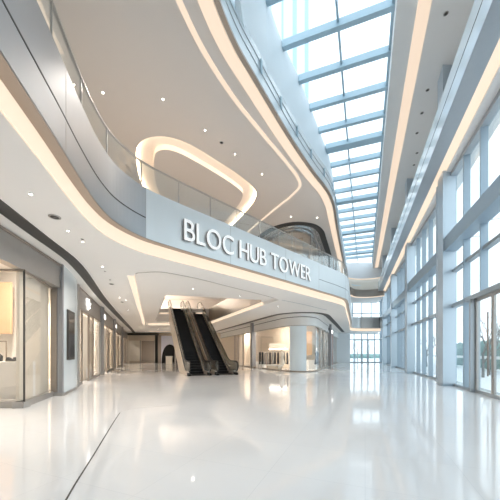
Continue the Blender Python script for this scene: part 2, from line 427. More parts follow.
for ch, x0, w in raw:
    src = meshes[ch]; e = ext(src); out = {}
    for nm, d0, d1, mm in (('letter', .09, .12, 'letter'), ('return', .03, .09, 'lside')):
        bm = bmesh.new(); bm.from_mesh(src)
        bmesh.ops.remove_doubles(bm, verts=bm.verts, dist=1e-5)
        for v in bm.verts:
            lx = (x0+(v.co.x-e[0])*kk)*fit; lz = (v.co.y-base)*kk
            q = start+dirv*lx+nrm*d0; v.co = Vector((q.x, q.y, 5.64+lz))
        r = bmesh.ops.extrude_face_region(bm, geom=list(bm.faces))
        for g in r['geom']:
            if isinstance(g, bmesh.types.BMVert): g.co += Vector((nrm.x, nrm.y, 0))*(d1-d0)
        bmesh.ops.recalc_face_normals(bm, faces=bm.faces)
        me = bpy.data.meshes.new(nm); bm.to_mesh(me); bm.free(); me.materials.append(M[mm])
        o = bpy.data.objects.new(nm, me); C.objects.link(o)
        par = sign if nm == 'letter' else out['letter']
        o.parent = par; o.matrix_parent_inverse = sign.matrix_world.inverted() if nm == 'letter' else Matrix.Identity(4)
        if nm == 'return': o.matrix_parent_inverse = Matrix.Identity(4)
        out[nm] = o
bpy.context.view_layer.update()
for o in sign.children:
    for c in o.children: c.matrix_parent_inverse = o.matrix_world.inverted()

# ------------------------------------------------------------------ right curtain wall
cols = [(9.3+3.2*(k-1), 13.5+8.8*(k-1)) for k in range(-1, 5)]
where = ['behind the viewer', 'nearest the viewer on the right', 'tall and nearest in view beside the glass doors', 'second in view along the glass wall', 'third in view along the glass wall', 'farthest in view beside the end glazing']
for k, (x, y) in enumerate(cols):
    if k < 1: 
        pass
    t = thing('column', (x+.32, y+.43, 0), 'square blue-grey clad column of the glass wall, '+where[k], 'column')
    MB().prism([(x, y), (x+.63, y), (x+.95, y+.86), (x+.32, y+.86)], 0, ZR).build('shaft', 'colm', t)
    MB().prism([(x-.01, y-.01), (x+.64, y-.01), (x+.96, y+.87), (x+.31, y+.87)], 0, .12).build('base_plate', 'mull', t)
def bay(n, xf, yf, L, div, door=False):
    u = Vector((-.318, -.948)); nin = Vector((-.948, .318))     # towards the room
    w = sempty('window_%d' % n, (xf, yf, 0))
    def q(s, d): p = Vector((xf, yf))+u*s+nin*d; return (p.x, p.y)
    ang = math.atan2(u.y, u.x)
    def hb(z0, z1, d0, d1, nm, m, s0=0, s1=None):
        s1 = L if s1 is None else s1
        return MB().prism([q(s0, d0), q(s1, d0), q(s1, d1), q(s0, d1)], z0, z1).build(nm, m, w)
    hb(0, .12, -.1, .06, 'sill', 'mulld')
    hb(3.78, 3.96, -.1, .16, 'transom', 'mulld')
    hb(5.5, 5.64, -.1, .12, 'transom', 'mulld')
    hb(6.5, 7.15, -.05, .50, 'beam', 'mull')
    hb(10.15, Z3, -.1, .20, 'head', 'greysoff')
    for z0, z1 in ((.12, 3.78), (3.96, 5.5), (5.64, 6.5), (7.15, 10.15)):
        if door and z0 < 1:
            hb(z0, z1, -.03, -.01, 'pane', 'clear', 0, 2.35); hb(z0, z1, -.03, -.01, 'pane', 'clear', 5.3, L); continue
        hb(z0, z1, -.03, -.01, 'pane', 'clear')
    for i in range(div+1):
        s = .04+(L-.08)*i/div
        z0 = 3.96 if (door and 2.3 < s < 5.2) else .12
        p = q(s, .06); MB().box((p[0], p[1], (z0+10.15)/2), (.075, .25, 10.15-z0), ang).build('mullion', 'mull', w)
    for i in range(div):
        s = (L-.08)*(i+.5)/div
        p = q(s, .02); MB().box((p[0], p[1], 6.33), (.02, .4, .02), ang).build('bracket', 'mulld', w)
    if door:
        d = sempty('door_1', (*q(2.4, 0), 0))
        for a in (2.35, 5.25): p = q(a, .05); MB().box((p[0], p[1], 1.9), (.14, .34, 3.78), ang).build('jamb', 'mulld', d)
        for s0, s1 in ((2.45, 3.8), (3.83, 5.17)):
            lf = sempty('leaf', (*q(s0, 0), 0)); del lf['kind']; lf.parent = d; lf.matrix_parent_inverse = d.matrix_world.inverted()
            lf.location = (*q(s0, 0), 0)
            m_ = MB()
            for a in (s0+.04, s1-.04): p = q(a, .02); m_.box((p[0], p[1], 1.88), (.09, .07, 3.74), ang)
            for z in (.07, 3.72): m_.prism([q(s0, -.015), q(s1, -.015), q(s1, .055), q(s0, .055)], z-.06, z+.06)
            bpy.context.view_layer.update()
            m_.build('leaf_frame', 'greybrown', lf)
            MB().prism([q(s0+.08, 0), q(s1-.08, 0), q(s1-.08, .015), q(s0+.08, .015)], .12, 3.66).build('leaf_pane', 'clear', lf)
            hs = s1-.17 if s0 < 3 else s0+.17
            p = q(hs, .12); h = MB().tube([(p[0], p[1], .75), (p[0], p[1], 3.1)], .025, 10)
            for z in (.95, 2.9): p2 = q(hs, .02); h.bar((p2[0], p2[1], z), (p[0], p[1], z), .02, .02)
            h.build('pull_handle', 'brown', lf)
    return w
for k in range(1, 6):
    x, y = cols[k]; bay(k, x+.63, y+.1, 7.93, 5, door=(k == 2))
    xp, yp = cols[k-1]
    ex, ey = x+.63-.318*7.93, y+.1-.948*7.93
    struct(MB().box(((xp+.63+ex)/2, ey-.05, Z3/2), (ex-xp-.55, .1, Z3)).build('wall_right_return', 'colm'))
Lx = (FARY-40)/.948
bay(6, cols[5][0]+.63+.335*(FARY-40), FARY-.05, Lx-.85, 4)
# blank piece next to the first column so nothing leaks behind the viewer
struct(MB().strip([(2.6, -6), (3.4, -4)], 0, Z3, -.2, 0).build('wall_right', 'wallw'))

# upper band on the right wall
def line(x0, d, Ya=-6, Yb=FARY-.4): return [(x0+d*Ya, Ya), (x0+d*Yb, Yb)]
RB = line(3.45, .372)
kx = 1/math.sqrt(1+.372**2)
tr = sempty('trim_4', (*RB[0], Z3))
MB().strip(RB, Z3+.02, 11.7, -2.1*kx, -.05*kx).build('band_core', 'ceil', tr)
MB().strip(RB, Z3, 11.7, -.08*kx, 0).build('band_face', 'panelblue', tr)
MB().strip(RB, 11.05, 11.08, -.01, .006).build('reveal', 'groove', tr)
MB().strip(RB, Z3-.03, Z3+.02, -.60*kx, 0).build('grey_underside', 'greysoff', tr)
MB().strip(RB, Z3-.06, Z3+.02, -2.1*kx, -1.0*kx).build('white_underside', 'ceil', tr)
tag(MB().strip(RB, Z3+.0, Z3+.03, -1.0*kx, -.60*kx).build('cove_light', 'cove'), 'long warm cove light above the tall windows of the glass wall', 'cove light')
# wall above the band and the strip ceiling
WU = [(wallx(-6)-.1, -6), (wallx(FARY)-.1, FARY)]
struct(MB().strip(WU, 11.7, ZS, -.3, 0).build('wall_right_upper', 'ceil'))
struct(MB().prism([(skr(-6), -6), (wallx(-6), -6), (wallx(FARY), FARY), (skr(FARY), FARY)], ZR, ZR+.3).build('ceiling_strip', 'ceil'))
tag(MB().strip([(2.53-.396*6, -6), (2.53+.396*45.5, 45.5)], ZR-.03, ZR-.003, -.25, .25).build('cove_light', 'cove2'), 'long straight warm light band on the strip ceiling beside the skylight', 'cove light')
for k in range(6):
    x, y = cols[k]; 
    if k == 0: continue
    struct(MB().box((x+1.05, y-2.6, (11.7+ZR)/2), (.5, 1.5, ZR-11.7), -.356).build('wall_right_pier', 'cream'))
# skylight shaft
struct(MB().strip([(skr(-6), -6), (skr(45.8), 45.8)], ZR-.02, ZS+.25, -.1, .03).build('trim_skylight', 'ceil'))
struct(MB().strip(SKL, 11.3, ZS+.25, 0, .15).build('wall_left_upper', 'paleblue'))
struct(MB().prism([(15.2, 45.8), (22.2, 45.8), (22.2, 46), (15.2, 46)], 11.3, ZS+.1).build('wall_far_upper', 'wallw'))
sk = sempty('window_7', (5, 20, ZS))
poly = [(skr(-6), -6), (skr(45.8), 45.8)]+SKL[::-1]
MB().prism(poly, ZS+.25, ZS+.28).build('skylight_glass', 'sky', sk)
def hit(p, d):
    best = None
    for a, b_ in zip(SKL[:-1], SKL[1:]):
        ex, ey = b_[0]-a[0], b_[1]-a[1]; den = d[0]*ey-d[1]*ex
        if abs(den) < 1e-9: continue
        t = ((a[0]-p[0])*ey-(a[1]-p[1])*ex)/den; s = ((a[0]-p[0])*d[1]-(a[1]-p[1])*d[0])/den
        if t > 0 and 0 <= s <= 1 and (best is None or t < best): best = t
    return best
k = -8
while True:
    Y = 11.85+1.8*k; p = (skr(Y), Y)
    if Y > 43.8: break
    d = (-.943, .333); t = hit(p, d)
    wdt = .62 if (k % 4 == 0 and k > 0) else .24
    if t: MB().bar((p[0], p[1], ZS+.08), (p[0]+d[0]*t, p[1]+d[1]*t, ZS+.08), wdt, .34).build('roof_beam', 'beam', sk)
    k += 1
MB().bar((-1.2-.41*4, -4, ZS+.17), (-1.2+.41*45.6, 45.6, ZS+.17), .10, .2).build('ridge_mullion', 'beam', sk)
MB().bar((skr(-6)-.1, -6, ZS+.1), (skr(45.8)-.1, 45.8, ZS+.1), .1, .2).build('edge_frame', 'beam', sk)

# ------------------------------------------------------------------ far end
def farwin(n, xs, z0, z1, hz, nm_door=False):
    w = sempty('window_%d' % n, (xs[0], FARY, z0))
    for x in xs: MB().box((x, FARY, (z0+z1)/2), (.12, .18, z1-z0)).build('mullion', 'mull', w)
    for z in hz: MB().box(((xs[0]+xs[-1])/2, FARY, z), (xs[-1]-xs[0], .16, .14)).build('transom', 'mulld', w)
    MB().box(((xs[0]+xs[-1])/2, FARY+.02, (z0+z1)/2), (xs[-1]-xs[0], .02, z1-z0)).build('pane', 'clear', w)
    return w
farwin(8, [16.6, 17.35, 18.6, 19.6, 20.8, 21.9], 0, Z1, [.06, 3.85, 4.8])
farwin(9, [15.4, 17.1, 18.65, 20.2, 21.8], Z2, 15.5, [6.7, 8.2, 10.2, 13.5])
for x0, x1 in ((17.45, 18.55), (18.66, 19.55), (19.66, 20.74)):
    d = sempty('door_%d' % (2+int(x0-17)), (x0, FARY-.1, 0))
    m_ = MB()
    for x in (x0+.04, x1-.04): m_.box((x, FARY-.12, 1.9), (.07, .05, 3.75))
    for z in (.08, 3.72): m_.box(((x0+x1)/2, FARY-.12, z), (x1-x0, .05, .1))
    m_.build('leaf_frame', 'mulld', d)
    MB().tube([(x1-.18, FARY-.2, .8), (x1-.18, FARY-.2, 2.6)], .03, 8).build('pull_handle', 'steel', d)
struct(MB().box((15.3, FARY-.2, Z1/2), (2.5, .5, Z1)).build('wall_far', 'wallw'))
# upper link bridge at the far end: bronze box with curved beige ceiling above
tr = sempty('trim_5', (18, 41, 9.6))
link = smooth([(14.0, 38.9), (14.9, 40.1), (16.2, 40.6), (17.8, 40.3), (18.9, 39.4)], 8)
MB().strip(link, 9.7, 10.75, -.08, .12).build('bridge_face', 'brown', tr)
MB().strip(link, 9.62, 9.7, -.1, .14).build('bridge_lip', 'cove2', tr)
rows = []
for i, (x, y) in enumerate(link):
    prof = [(0.02, 10.75), (.10, 11.2), (.35, 11.9), (.9, 12.5), (1.0, 12.55), (1.2, 12.5), (.6, 10.75)]
    n_ = offset(link, 1.0)[i]; nx, ny = n_[0]-x, n_[1]-y
    rows.append([(x+nx*d, y+ny*d, z) for d, z in prof])
MB().sheet(rows).build('curved_bulkhead', 'cream', tr)
tag(MB().strip(link, 12.5, 12.6, .85, .98).build('cove_light', 'cove2'), 'curved light line on top of the beige bulkhead at the far end', 'light line')
poly = link+[(19.3, 40.2), (20.6, 45.5), (15.2, 45.5)]
struct(MB().prism(poly, 9.72, 10.6).build('floor_bridge', 'ceil'))
# lower bridge: taupe box
tr = sempty('trim_6', (18.4, 41.7, ZB))
MB().box((18.35, 41.62, 6.12), (3.7, .14, 1.6)).build('bridge_box', 'greybrown', tr)
MB().box((19.2, 41.52, 6.12), (.03, .07, 1.6)).build('box_seam', 'groove', tr)
for z, xa, xb, l in ((10.15, -13.8, -10.4, 'upper light line on the back wall of the gallery above the left escalator'), (9.2, -12.9, -11.4, 'lower short light line on the back wall of the gallery above the left escalator')):
    tag(MB().box(((xa+xb)/2, 46.22, z), (xb-xa, .08, .3)).build('light_line', 'cove'), l, 'light line')
t = thing('bridge_railing', (18.3, 44, Z2), 'steel rail in front of the far upper window above the lower bridge', 'railing')
for z in (7.3, 7.75): MB().bar((15.6, 44, z), (20.8, 44, z), .05, .05).build('rail', 'steel', t)
for x in (15.6, 16.9, 18.2, 19.5, 20.8): MB().bar((x, 44, Z2), (x, 44, 7.75), .04, .04).build('post', 'steel', t)

# ------------------------------------------------------------------ back walls
struct(MB().box((-5.9, 46.2, Z1/2), (40.2, .3, Z1)).build('wall_back', 'beige'))
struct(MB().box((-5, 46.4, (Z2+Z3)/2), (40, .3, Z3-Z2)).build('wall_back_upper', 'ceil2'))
struct(MB().box((-11, -6.1, 8.2), (30.5, .2, 16.6)).build('wall_behind', 'wallw'))
struct(MB().box((-20, 20, (Z1)/2), (.3, 52, Z1)).build('wall_left', 'cream'))
# back shopfront (beige, seen past the left shops)
def Xb(px, Y): return (px-250)/F*Y
t = thing('storefront', (Xb(143, 45.7), 45.6, 0), 'beige back shopfront at the end of the left aisle', 'shopfront')
x0, x1 = Xb(121, 45.7), Xb(155, 45.7)
MB().box(((x0+x1)/2, 45.85, 4.1), (x1-x0, .3, .9)).build('header', 'beige', t)
MB().box(((x0+x1)/2, 45.98, 2.0), (x1-x0, .1, 3.4)).build('display_wall', 'cream', t)
MB().box((Xb(148, 45.7), 45.86, 1.9), (Xb(154, 45.7)-Xb(140.5, 45.7), .06, 3.4)).build('pane', 'brown', t)
for px in (121, 140.3, 154.6): MB().box((Xb(px, 45.7), 45.7, 1.83), (.12, .12, 3.66)).build('mullion', 'greybrown', t)
struct(MB().box((Xb(137, 45.7), 45.5, 4.62), (7.0, .3, .28)).build('trim_back', 'groove'))
struct(MB().box((Xb(156.6, 45.7), 45.8, 2.4), (.42, .5, 4.8)).build('trim_back', 'dark'))
struct(MB().box((Xb(159.5, 45.7), 45.85, 2.25), (.55, .3, 4.5)).build('trim_back', 'brown'))
x0, x1 = Xb(161.2, 45.7), Xb(190, 45.7)
struct(MB().box(((x0+x1)/2, 45.85, 2.2), (x1-x0, .3, 4.4)).build('wall_back_arch', 'lilac'))
ax0, ax1 = Xb(161.6, 45.6), Xb(178, 45.6)
arch = [(ax0, 0)]+[(ax0+(ax1-ax0)*(.5-.5*math.cos(math.pi*i/16)), 3.0*math.sin(math.pi*i/16)**.8) for i in range(1, 16)]+[(ax1, 0)]
m_ = MB(); n = len(arch)
m_.add([(x, 45.6, z) for x, z in arch]+[(x, 45.72, z) for x, z in arch], [tuple(range(n)), tuple(range(n, 2*n))[::-1]]+[(i, (i+1) % n, (i+1) % n+n, i+n) for i in range(n)])
tag(m_.build('arched_opening', 'dark'), 'dark arched opening in the cool white back wall beside the escalators', 'archway')
p = P(168.5, 364, 0)
t = thing('counter', (p[0], p[1], 0), 'small cream counter standing in front of the dark arch', 'counter')
MB().box((p[0], p[1]+.3, .55), (.8, .6, 1.1)).build('body', 'cream', t); MB().box((p[0], p[1]+.3, 1.12), (.9, .7, .04)).build('top', 'white', t)
struct(MB().box((Xb(176, 45), 44.6, .9), (.2, .2, 1.8)).build('trim_back', 'greybrown'))

# ------------------------------------------------------------------ left shopfronts
def hbox(a, b_, d0, d1, z0, z1, nm, m, par):
    return MB().strip([a, b_], z0, z1, d0, d1).build(nm, m, par)
# near shop
t = thing('storefront', (-7, 9, 0), 'large near left shopfront with taupe header and tall glass corner', 'shopfront')
g0, g1 = (-6.58, 8.15), (-7.34, 10.42)
hd = [(-5.2, 1.0), (-5.9, 4.5), (-6.43, 7.2), (-6.60, 8.15), (-7.05, 10.42)]
MB().strip(hd, 4.03, Z1, 0, .25).build('header', 'greybrown', t)
MB().strip(hd, Z1-.09, Z1-.03, -.05, .0).build('header_cap', 'brown', t)
hbox(g0, g1, 0, .02, .19, 4.03, 'glass_pane', 'shop', t)
hbox((-9.4, 8.15), g0, 0, .02, .19, 4.03, 'glass_pane', 'shop', t)
hbox((-9.4, 8.15), g0, -.03, .25, 0, .19, 'plinth', 'greybrown', t)
hbox((-6.6, 8.12), g1, -.03, .25, 0, .19, 'plinth', 'greybrown', t)
MB().box((g0[0], g0[1]+.01, 2.1), (.035, .035, 3.85)).build('corner_trim', 'groove', t)
hbox((-9.4, 8.15), g0, -.02, .05, 3.98, 4.04, 'glass_head', 'brown', t)
hbox(g0, g1, -.02, .05, 3.98, 4.04, 'glass_head', 'brown', t)
hbox((-6.70, 8.24), (-7.40, 10.4), .07, .15, .19, 4.6, 'display_panel', 'cream', t)
MB().box((-7.28, 10.42, 2.2), (.22, .1, 4.1)).build('side_jamb', 'brown', t)
struct(MB().strip([(-7.6, 10.5), (-11.5, 12.0)], 0, Z1, 0, .15).build('wall_shop', 'white'))
struct(MB().box((-11.5, 5.0, Z1/2), (.2, 16, Z1)).build('wall_shop', 'cream'))
t = thing('wall_panel', (-9.7, 10.8, 2.3), 'tan wall panel inside the near left shop', 'panel')
MB().box((-9.95, 10.6, 3.3), (1.85, .08, 1.95)).build('board', 'coral', t)
MB().box((-9.95, 10.53, 3.3), (.02, .06, 1.95)).build('joint', 'beige', t)
t = thing('display_plinth', (-7.35, 8.75, .19), 'white display box behind the near left shop glass', 'display box')
MB().box((-7.5, 8.85, .76), (.9, .7, 1.14)).build('box', 'white', t)
# shoe pair as one visible dark shoe
def shoe(x, y, z, rz, label):
    t = thing('shoe', (x, y, z), label, 'shoe', None, rz)
    rows = []
    for u, w, h0, h in ((-.14, .02, .01, .07), (-.12, .04, 0, .11), (-.05, .045, 0, .12), (.02, .045, 0, .085), (.09, .05, 0, .055), (.14, .04, 0, .04), (.165, .015, .005, .02)):
        rows.append([(x+u*math.cos(rz)-a*w*math.sin(rz), y+u*math.sin(rz)+a*w*math.cos(rz), z+.015+h0+b_*h) for a, b_ in ((-1, 0), (-1, .5), (-.6, 1), (.6, 1), (1, .5), (1, 0))])
    MB().sheet(rows).build('upper', 'cloth_d', t)
    rows = [[(x+u*math.cos(rz)-a*w*math.sin(rz), y+u*math.sin(rz)+a*w*math.cos(rz), z+b_) for a, b_ in ((-1, 0), (-1, .02), (1, .02), (1, 0))] for u, w in ((-.145, .03), (-.1, .048), (.05, .052), (.13, .045), (.17, .015))]
    MB().sheet(rows).build('sole', 'brown', t)
shoe(-7.43, 8.68, 1.335, -.1, 'dark low shoe on the white display box, nearer the glass')
shoe(-7.39, 8.86, 1.335, -.35, 'dark low shoe on the white display box, farther from the glass')
t = thing('display_stand', (-8.0, 9.6, 0), 'thin bronze display frame beside the tan wall panel', 'display stand')
for x in (-8.35, -9.3): MB().bar((x, 9.6, 0), (x, 9.6, 2.0), .03, .03).build('upright', 'brown', t)
MB().bar((-8.35, 9.6, 2.0), (-9.3, 9.6, 2.0), .03, .03).build('crossbar', 'brown', t)
def coat(x, y, ztop, h, m, label, group, rz=0., w=.22, nm='garment'):
    t = thing(nm, (x, y, ztop-h), label, 'clothing', group)
    rows = []
    for f, ww, dd in ((0, .22, .3), (.03, .55, .5), (.08, .95, .8), (.3, .9, .9), (.6, 1.0, 1.), (1, 1.12, 1.1)):
        z = ztop-h*f
        rows.append([(x+w*ww*math.cos(a)*math.cos(rz)-.06*dd*math.sin(a)*math.sin(rz), y+w*ww*math.cos(a)*math.sin(rz)+.06*dd*math.sin(a)*math.cos(rz), z) for a in [2*math.pi*k/10 for k in range(10)]])
    MB().sheet(rows).build('body', m, t)
    MB().tube([(x, y, ztop-.02), (x, y, ztop+.05), (x+.02, y, ztop+.09)], .006, 6).build('hanger_hook', 'steel', t)
    return t
t = thing('mannequin', (-8.38, 9.25, .0), 'dark dressed mannequin at the left edge behind the near shop glass', 'mannequin')
MB().lathe((-8.38, 9.25, .0), [(.18, 0), (.18, .02), (.02, .03), (.02, .4)], 14).build('stand', 'steel', t)
MB().lathe((-8.38, 9.25, .35), [(.16, 0), (.2, .1), (.19, .5), (.15, .75), (.19, 1.0), (.2, 1.15), (.08, 1.25), (.05, 1.3)], 14, 1, .6).build('dress', 'cloth_d', t)
MB().lathe((-8.38, 9.25, 1.62), [(.04, 0), (.05, .06), (.09, .14), (.1, .22), (.07, .3), (.02, .33)], 12).build('head', 'white', t)

# pilaster, curved pale panel with a screen
def pilaster(x0, x1, y, label, dep=.08, zt=Z1):
    t = thing('pilaster', ((x0+x1)/2, y, 0), label, 'pilaster')
    MB().box(((x0+x1)/2, y+dep/2, zt/2), (x1-x0, dep, zt)).build('body', 'pil', t)
    MB().box(((x0+x1)/2, y+dep/2, .06), (x1-x0+.03, dep+.03, .12)).build('foot', 'greybrown', t)
pilaster(-7.30, -6.98, 10.42, 'grey metal pilaster between the near left shop and the pale curved panel')
cp = smooth([(-6.98, 10.47), (-7.30, 11.35), (-7.66, 12.3), (-7.98, 12.95), (-8.25, 13.35)], 6)
t = thing('wall_panel', (-7.5, 12, 0), 'pale blue-white curved wall panel holding a tall dark screen on the left', 'wall panel')
MB().strip(cp, .1, Z1, 0, .15).build('panel', 'panelblue', t)
MB().strip(cp, 0, .1, -.01, .15).build('skirting', 'greybrown', t)
MB().box((cp[-1][0]-.05, cp[-1][1]+.1, Z1/2), (.16, .16, Z1)).build('end_trim', 'greybrown', t)
a0 = spx(cp, 66.6); a1 = spx(cp, 73.4)
t = thing('display_screen', (*along(cp, (a0+a1)/2)[0], 1.4), 'tall narrow dark screen on the pale curved panel', 'screen')
MB().strip(sub(cp, a0, a1, .1), 1.33, 3.3, -.05, 0).build('casing', 'groove', t)
MB().strip(sub(cp, a0+.05, a1-.05, .1), 1.38, 3.25, -.056, -.05).build('display', 'screen', t)

def fy(y): return -8.25-.362*(y-13.35)
spans = [(13.5, 19.8, 'second left shopfront with a white star emblem on its header'), (20.3, 27.0, 'third left shopfront with a white lightbox, after the wide grey pilaster'),
         (27.5, 35.0, 'fourth left shopfront along the aisle'), (35.5, 45.2, 'farthest left shopfront next to the back wall')]
for i, (ya, yb, lab) in enumerate(spans):
    a, b_ = (fy(ya), ya), (fy(yb), yb)
    t = thing('storefront', (*a, 0), lab, 'shopfront')
    hbox(a, b_, 0, .2, 3.85, Z1, 'header', 'greybrown', t)
    hbox(a, b_, -.03, .02, Z1-.1, Z1-.04, 'header_cap', 'brown', t)
    hbox(a, b_, 0, .2, 3.79, 3.86, 'glass_head', 'brown', t)
    pa, L = [a, b_], math.dist(a, b_)
    ops = (.0, .16, .42, .62, 1.0)
    for j in range(4):
        s0, s1 = L*ops[j], L*ops[j+1]
        q0, q1 = along(pa, s0+.03)[0], along(pa, s1-.03)[0]
        if j == 1: continue       # the open doorway
        hbox(q0, q1, .05, .07, .15, 3.8, 'glass_pane', 'shop', t)
        hbox(q0, q1, 0, .15, 0, .15, 'plinth', 'greybrown', t)
    for j in range(5):
        (x, y), an = along(pa, max(.03, min(L-.03, L*ops[j]))); MB().box((x-.05, y, 1.92), (.06, .1, 3.84)).build('mullion', 'brown', t)
    q0, q1 = along(pa, L*.46)[0], along(pa, L*.95)[0]
    hbox(q0, q1, .35, .45, 0, 3.8, 'display_panel', 'cream' if i != 1 else 'white', t)
    # interior
    c0 = (a[0]-3.2, a[1]+1.2); c1 = (b_[0]-3.2, b_[1]+1.2)
    struct(MB().strip([c0, c1], 0, Z1, 0, .15).build('wall_shop', 'cream'))
    struct(MB().strip([b_, (b_[0]-4, b_[1]+1.3)], 0, Z1, 0, .15).build('wall_shop', 'white' if i % 2 == 0 else 'cream'))
    if i < 3: pilaster(fy(yb)-.40, fy(yb)+.04, yb+.03, ['grey metal pilaster after the star emblem shop', 'grey metal pilaster between the third and fourth left shops', 'grey metal pilaster, farthest down the left aisle'][i], .42)
    if i == 0:
        # star emblem
        (x, y), an = along(pa, L*.36)
        e = thing('shop_emblem', (x, y, 4.35), 'white spiky star emblem on the second left shop header', 'emblem')
        st = []
        rr = [.42, .12, .30, .10, .36, .13, .26, .1, .34, .12, .3, .11]
        dx, dy = math.cos(an), math.sin(an)
        for k2, r in enumerate(rr):
            aa = 2*math.pi*k2/len(rr)+.3; st.append((1.7*r*math.cos(aa), 1.05*r*math.sin(aa)))
        n = len(st); nx, ny = dy, -dx
        m_ = MB(); m_.add([(x+u*dx+nx*.06, y+u*dy+ny*.06, 4.35+v) for u, v in st]+[(x+u*dx+nx*.01, y+u*dy+ny*.01, 4.35+v) for u, v in st]+[(x+nx*.07, y+ny*.07, 4.35)],
            [(k2, (k2+1) % n, 2*n) for k2 in range(n)]+[(k2, (k2+1) % n, (k2+1) % n+n, k2+n) for k2 in range(n)]+[tuple(range(n, 2*n))])
        m_.build('star', 'sign', e)
    elif i in (1, 2):
        (x, y), an = along(pa, L*.12)
        e = thing('lightbox', (x+.1, y, 4.3), ['small white lightbox on the third left shop header', 'small white lightbox on the fourth left shop header'][i-1], 'lightbox')
        MB().box((x+.08, y, 4.3), (.9, .08, .4), an).build('casing', 'greybrown', e); MB().box((x+.13, y-.03, 4.3), (.8, .04, .32), an).build('face', 'sign', e)
# items inside the second left shop
t = thing('display_plinth', (-10.6, 16.6, 0), 'white display box inside the star emblem shop', 'display box')
MB().box((-10.6, 17.2, .35), (1.3, .8, .7)).build('box', 'white', t)
for j in range(3): coat(-10.75+j*.16, 16.5, 1.75, .95, ('cloth_d', 'cloth_w', 'cloth_d')[j], ['black coat on the rail just inside the star emblem shop, left one', 'pale coat on the rail just inside the star emblem shop', 'black coat on the rail just inside the star emblem shop, right one'][j], 'coats in the star emblem shop', 1.3)
t = thing('clothes_rail', (-10.6, 16.5, 0), 'thin steel clothes rail just inside the star emblem shop', 'clothes rail')
MB().bar((-11.1, 16.5, 1.86), (-10.1, 16.5, 1.86), .03, .03).build('rail', 'steel', t)
for x in (-11.1, -10.1): MB().bar((x, 16.5, 0), (x, 16.5, 1.86), .03, .03).build('upright', 'steel', t)

# dark linear grille in the ceiling in front of the left shops
gl = smooth([P2(-26, 188, Z1), P2(0, 207, Z1), P2(38, 235.5, Z1), P2(60, 251.5, Z1), P2(70, 259.5, Z1), P2(80.5, 270.5, Z1), P2(100.5, 296.8, Z1), P2(121, 319, Z1), (-16.2, 38), (-18.8, 45.3)], 6)
tag(MB().strip(gl, Z1-.02, Z1+.0, -.17, .17).build('ceiling_grille', 'grille'), 'long dark linear air grille in the ceiling before the left shops', 'air grille')
tag(MB().strip(gl, Z1-.03, Z1+.0, -.23, -.17).build('grille_frame', 'groove'), 'thin dark edge strip along the aisle side of the left ceiling grille', 'trim')

# upper floor shops on the left
UP = smooth([(-5.3, -4), (-5.3, 1), (-5.75, 5), (-6.2, 8), (-7.0, 11), (-8.2, 14), (-11.0, 21.5), (-14.5, 31), (-19.5, 45)], 4)
struct(MB().strip(UP, Z2, 9.9, 0, .2).build('wall_left_gallery', 'cream'))
struct(MB().strip(UP, 9.9, Z3, -.12, .2).build('trim_gallery', 'greysoff'))

# ------------------------------------------------------------------ rounded corner shop, both floors
FC = [(-4.6, 43.5), (0.35, 31.0), (2.45, 25.7), (3.0, 24.5), (3.6, 23.85), (4.3, 23.55), (5.0, 23.65), (5.65, 24.2), (6.2, 25.2), (6.9, 26.9), (9.2, 32.5), (14.1, 44.7)]
FCs = FC[:2]+smooth(FC[1:11], 6)[1:]+FC[11:]
def sY(path, X=None, Y=None, first=True):
    s = 0; res = []
    for i in range(len(path)-1):
        a, b_ = path[i], path[i+1]
        if min(a[1], b_[1]) <= Y <= max(a[1], b_[1]) and a[1] != b_[1]: res.append(s+math.dist(a, b_)*abs((Y-a[1])/(b_[1]-a[1])))
        s += math.dist(a, b_)
    return res[0] if first else res[-1]
LF = length(FCs)
s31 = sY(FCs, Y=31.0); sc0 = sY(FCs, Y=24.0); sc1 = spx(FCs[::-1], 306.5); sc1 = LF-sc1 if sc1 else sc0+1.7
sc1 = sc0+1.45
s325 = sY(FCs, Y=32.5, first=False)
t = thing('storefront', (4.3, 24, 0), 'rounded corner shop with curved white header and glass on both sides', 'shopfront')
MB().strip(FCs, 3.95, 4.62, 0, .25).build('header', 'white', t)
MB().strip(FCs, 4.62, 4.68, .03, .25).build('reveal', 'groove', t)
MB().strip(FCs, 4.68, Z1, -.02, .25).build('header', 'white', t)
MB().strip(FCs, 3.89, 3.95, -.01, .2).build('glass_head', 'greybrown', t)
MB().strip(FCs, 0, .1, -.02, .2).build('plinth', 'brown', t)
MB().strip(sub(FCs, sc0, sc1, .1), .1, 3.89, -.03, .2).build('curved_panel', 'panelblue', t)
def fpane(s0, s1): MB().strip(sub(FCs, s0, s1, .25), .1, 3.89, .08, .1).build('glass_pane', 'shop', t)
fpane(.2, s31-3.2); fpane(s31-3.2, s31-.15); fpane(s31+.2, (s31+sc0)/2); fpane((s31+sc0)/2, sc0)
m2 = sc1+(s325-sc1)*.34; m3 = sc1+(s325-sc1)*.6; m4 = sc1+(s325-sc1)*.8
fpane(sc1, m2); fpane(m2, m3); fpane(m3, m4); fpane(m4, s325); fpane(s325+3.4, LF-3.5)
for s, w, m_ in ((s31-6.4, .1, 'brown'), (s31-3.2, .1, 'brown'), (m2, .1, 'steel'), (m3, .1, 'steel'), (m4, .1, 'steel')):
    (x, y), an = along(FCs, s); MB().box((x, y, 2.0), (w, .18, 3.9), an).build('mullion', m_, t)
for s, lab in ((s31, 'dark grey pilaster left of the rounded corner shop window'), (s325, 'grey pilaster on the right flank of the rounded corner shop')):
    (x, y), an = along(FCs, s)
    q_ = thing('pilaster', (x, y, 0), lab, 'pilaster'); MB().box((x, y, Z1/2), (.45, .5, Z1), an).build('body', 'pil', q_); MB().box((x, y, .07), (.48, .53, .14), an).build('foot', 'greybrown', q_)
(x, y), an = along(FCs, s325+3.0)
t2 = thing('door_panel', (x, y, 0), 'tall red-brown wooden panel on the right flank of the corner shop', 'panel')
